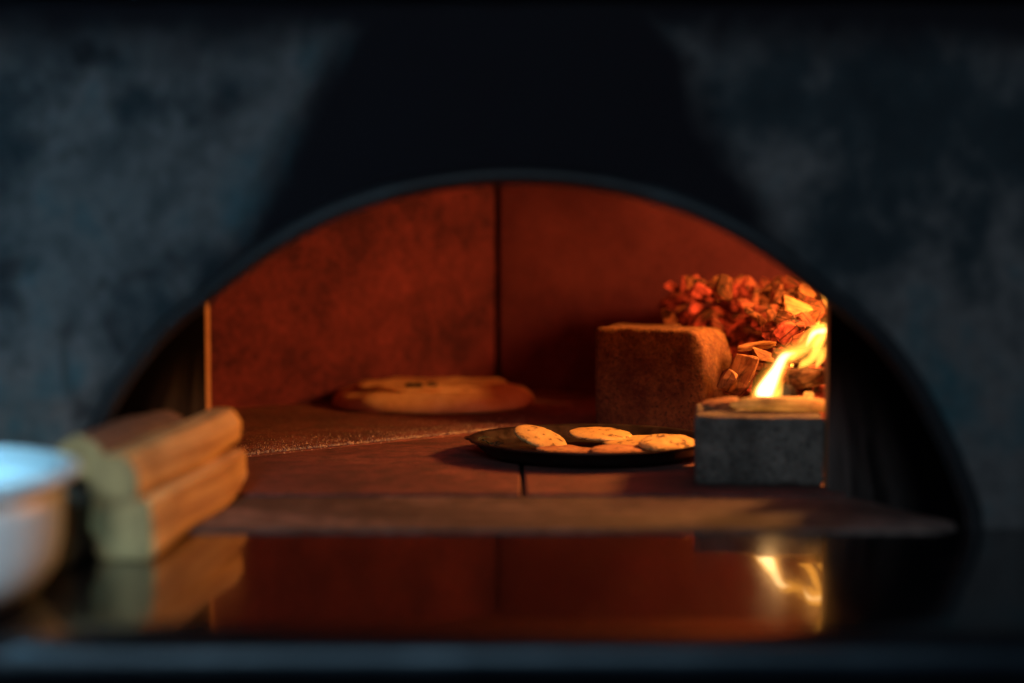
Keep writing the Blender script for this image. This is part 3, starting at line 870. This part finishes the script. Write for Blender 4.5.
def log(L, sec, seed, pos, rz, label, taper=0.0, cham=0.0, rx=0.0, barky=None):
    root = tag(empty('firewood_log', pos, (rx, 0, rz)), label, 'firewood', 'split logs stacked beside the oven mouth')
    bm, pts, rings = log_mesh(L, sec, seed, taper, cham)
    # the wood grain runs along y: rotate texture by building in x and turning
    obj('split_side', bm, barky or M_log, root, True)
    be = bmesh.new()
    for t_, y_ in ((1, -0.0012),):
        lp = [be.verts.new((p.x * 0.985 + 0.0, y_, p.y * 0.985 + 0.0004)) for p in pts]
        lq = [be.verts.new((p.x, 0.004, p.y)) for p in pts]
        be.faces.new(lp)
        cxx = sum(p.x for p in pts) / len(pts); cz = sum(p.y for p in pts) / len(pts)
        for v, p in zip(lq, pts): v.co = Vector((cxx + (p.x - cxx) * 1.02, 0.0005, cz + (p.y - cz) * 1.02))
        for k in range(len(pts)): be.faces.new((lp[k], lp[(k + 1) % len(pts)], lq[(k + 1) % len(pts)], lq[k]))
    obj('sawn_end', be, M_logend, root, False)
    return root
M_log2 = m_wood('split_log_wood_along', (0.36, 0.19, 0.06), (0.80, 0.55, 0.22), scale=(60, 4, 60))
M_log = M_log2
# bottom log: near end about pixels (95..145, 492..562)
zl = zcnt(1.15) + 0.0006
pA = at(122, 562, 1.150)
log(0.300, [(-0.022, 0.004), (-0.012, 0.0), (0.020, 0.001), (0.024, 0.006), (0.024, 0.046), (0.020, 0.0495), (-0.021, 0.049), (-0.024, 0.044)], 1.0,
    (pA.x, 1.150, zl), R(-5), 'lower front split log, its pale sawn end facing out and its long side glowing orange', 0.10, 0.024, R(1.0))
log(0.295, [(-0.019, 0.003), (-0.012, 0.0), (0.018, 0.0), (0.021, 0.006), (0.021, 0.024), (0.010, 0.036), (-0.012, 0.035), (-0.020, 0.028)], 4.0,
    (pA.x - 0.006, 1.146, zl + 0.0505), R(-6), 'upper front split log lying on the lower one, darker sawn end and rounded orange top', 0.06, 0.0, R(1.6))
# another leaning to the left behind the bowl
log(0.15, [(-0.020, 0.002), (0.016, 0.0), (0.021, 0.008), (0.019, 0.046), (0.0, 0.060), (-0.020, 0.048)], 7.0,
    (pA.x - 0.052, 1.125, zl), R(0), 'shaded greenish log between the white bowl and the front pair of logs', 0.05, 0.0, 0.0, M_bark)
log(0.22, [(-0.030, 0.003), (0.012, 0.0), (0.016, 0.010), (0.010, 0.030), (-0.010, 0.040), (-0.028, 0.028)], 9.0,
    (pA.x - 0.034, 1.180, zl + 0.060), R(-5), 'bark-covered log at the back of the stack, red along its top', 0.05, 0.0, R(0.5), M_bark)

# ---------------------------------------------------------------- white bowl
bwc = Vector((-0.476, 1.0, zcnt(1.0) + 0.003))
bw = tag(empty('white_bowl', bwc), 'wide pale bluish white bowl at the left end of the counter', 'bowl')
obj('bowl_body', lathe([(0, 0.006), (0.085, 0.006), (0.088, 0.0), (0.112, 0.0), (0.122, 0.003), (0.136, 0.011), (0.146, 0.026), (0.1495, 0.045), (0.151, 0.075), (0.1515, 0.096),
                        (0.1455, 0.096), (0.144, 0.090), (0.136, 0.083), (0.10, 0.079), (0, 0.078)], 96), M_bowl, bw, True)
obj('rim', lathe([(0.1505, 0.0975), (0.154, 0.0955), (0.160, 0.0965), (0.1635, 0.1000), (0.1625, 0.1040), (0.157, 0.1054), (0.151, 0.1050), (0.1450, 0.1020), (0.1448, 0.0965), (0.1505, 0.0975)], 96), M_bowl, bw, True)

for o_ in bw.children: o_.scale = (1, 1, 0.90)

# ---------------------------------------------------------------- light
w = bpy.data.worlds.new('World'); S.world = w; w.use_nodes = True
bg = w.node_tree.nodes['Background']; bg.inputs[0].default_value = (0.25, 0.40, 0.75, 1); bg.inputs[1].default_value = 0.045

def area(name, loc, target, size, power, col):
    l = bpy.data.lights.new(name, 'AREA'); l.shape = 'RECTANGLE'; l.size, l.size_y = size; l.energy = power; l.color = col
    o = bpy.data.objects.new(name, l); C.objects.link(o); o.location = loc
    o.rotation_euler = (Vector(target) - Vector(loc)).to_track_quat('-Z', 'Y').to_euler()
    return o
area('room_light', (-0.15, -0.45, 0.95), (0.0, 1.3, 0.15), (0.7, 0.5), 7.4, (0.66, 0.86, 1.0))
lb = area('down_light', (-0.72, 0.72, 1.00), (-0.54, 0.99, 0.08), (0.10, 0.10), 1.1, (0.30, 0.74, 1.0))
lb.data.spread = R(24)
lc = area('bowl_fill', (-0.27, -0.25, 0.62), (-0.43, 1.0, 0.02), (0.30, 0.20), 0.26, (0.70, 0.88, 1.0))  # added unseen fill that cools the bowl's side and the log ends
lc.data.spread = R(20)
def point(name, loc, power, rad, col):
    l = bpy.data.lights.new(name, 'POINT'); l.energy = power; l.shadow_soft_size = rad; l.color = col
    o = bpy.data.objects.new(name, l); C.objects.link(o); o.location = loc; return o
point('fire_light', (0.560, 1.79, 0.350), 20.5, 0.04, (1.0, 0.36, 0.082))
point('ember_light', (0.475, 1.895, 0.265), 7.0, 0.03, (1.0, 0.36, 0.050))  # extra unseen lamp added to brighten the tall brick's right end

# ---------------------------------------------------------------- render
S.render.engine = 'CYCLES'
cy = S.cycles
cy.use_denoising = True
try: cy.denoiser = 'OPENIMAGEDENOISE'
except Exception: pass
cy.max_bounces = 10; cy.diffuse_bounces = 5; cy.glossy_bounces = 4; cy.volume_bounces = 0
cy.sample_clamp_indirect = 2.0; cy.caustics_reflective = False; cy.caustics_refractive = False
S.view_settings.view_transform = 'Standard'; S.view_settings.look = 'None'
S.view_settings.exposure = 0; S.view_settings.gamma = 1
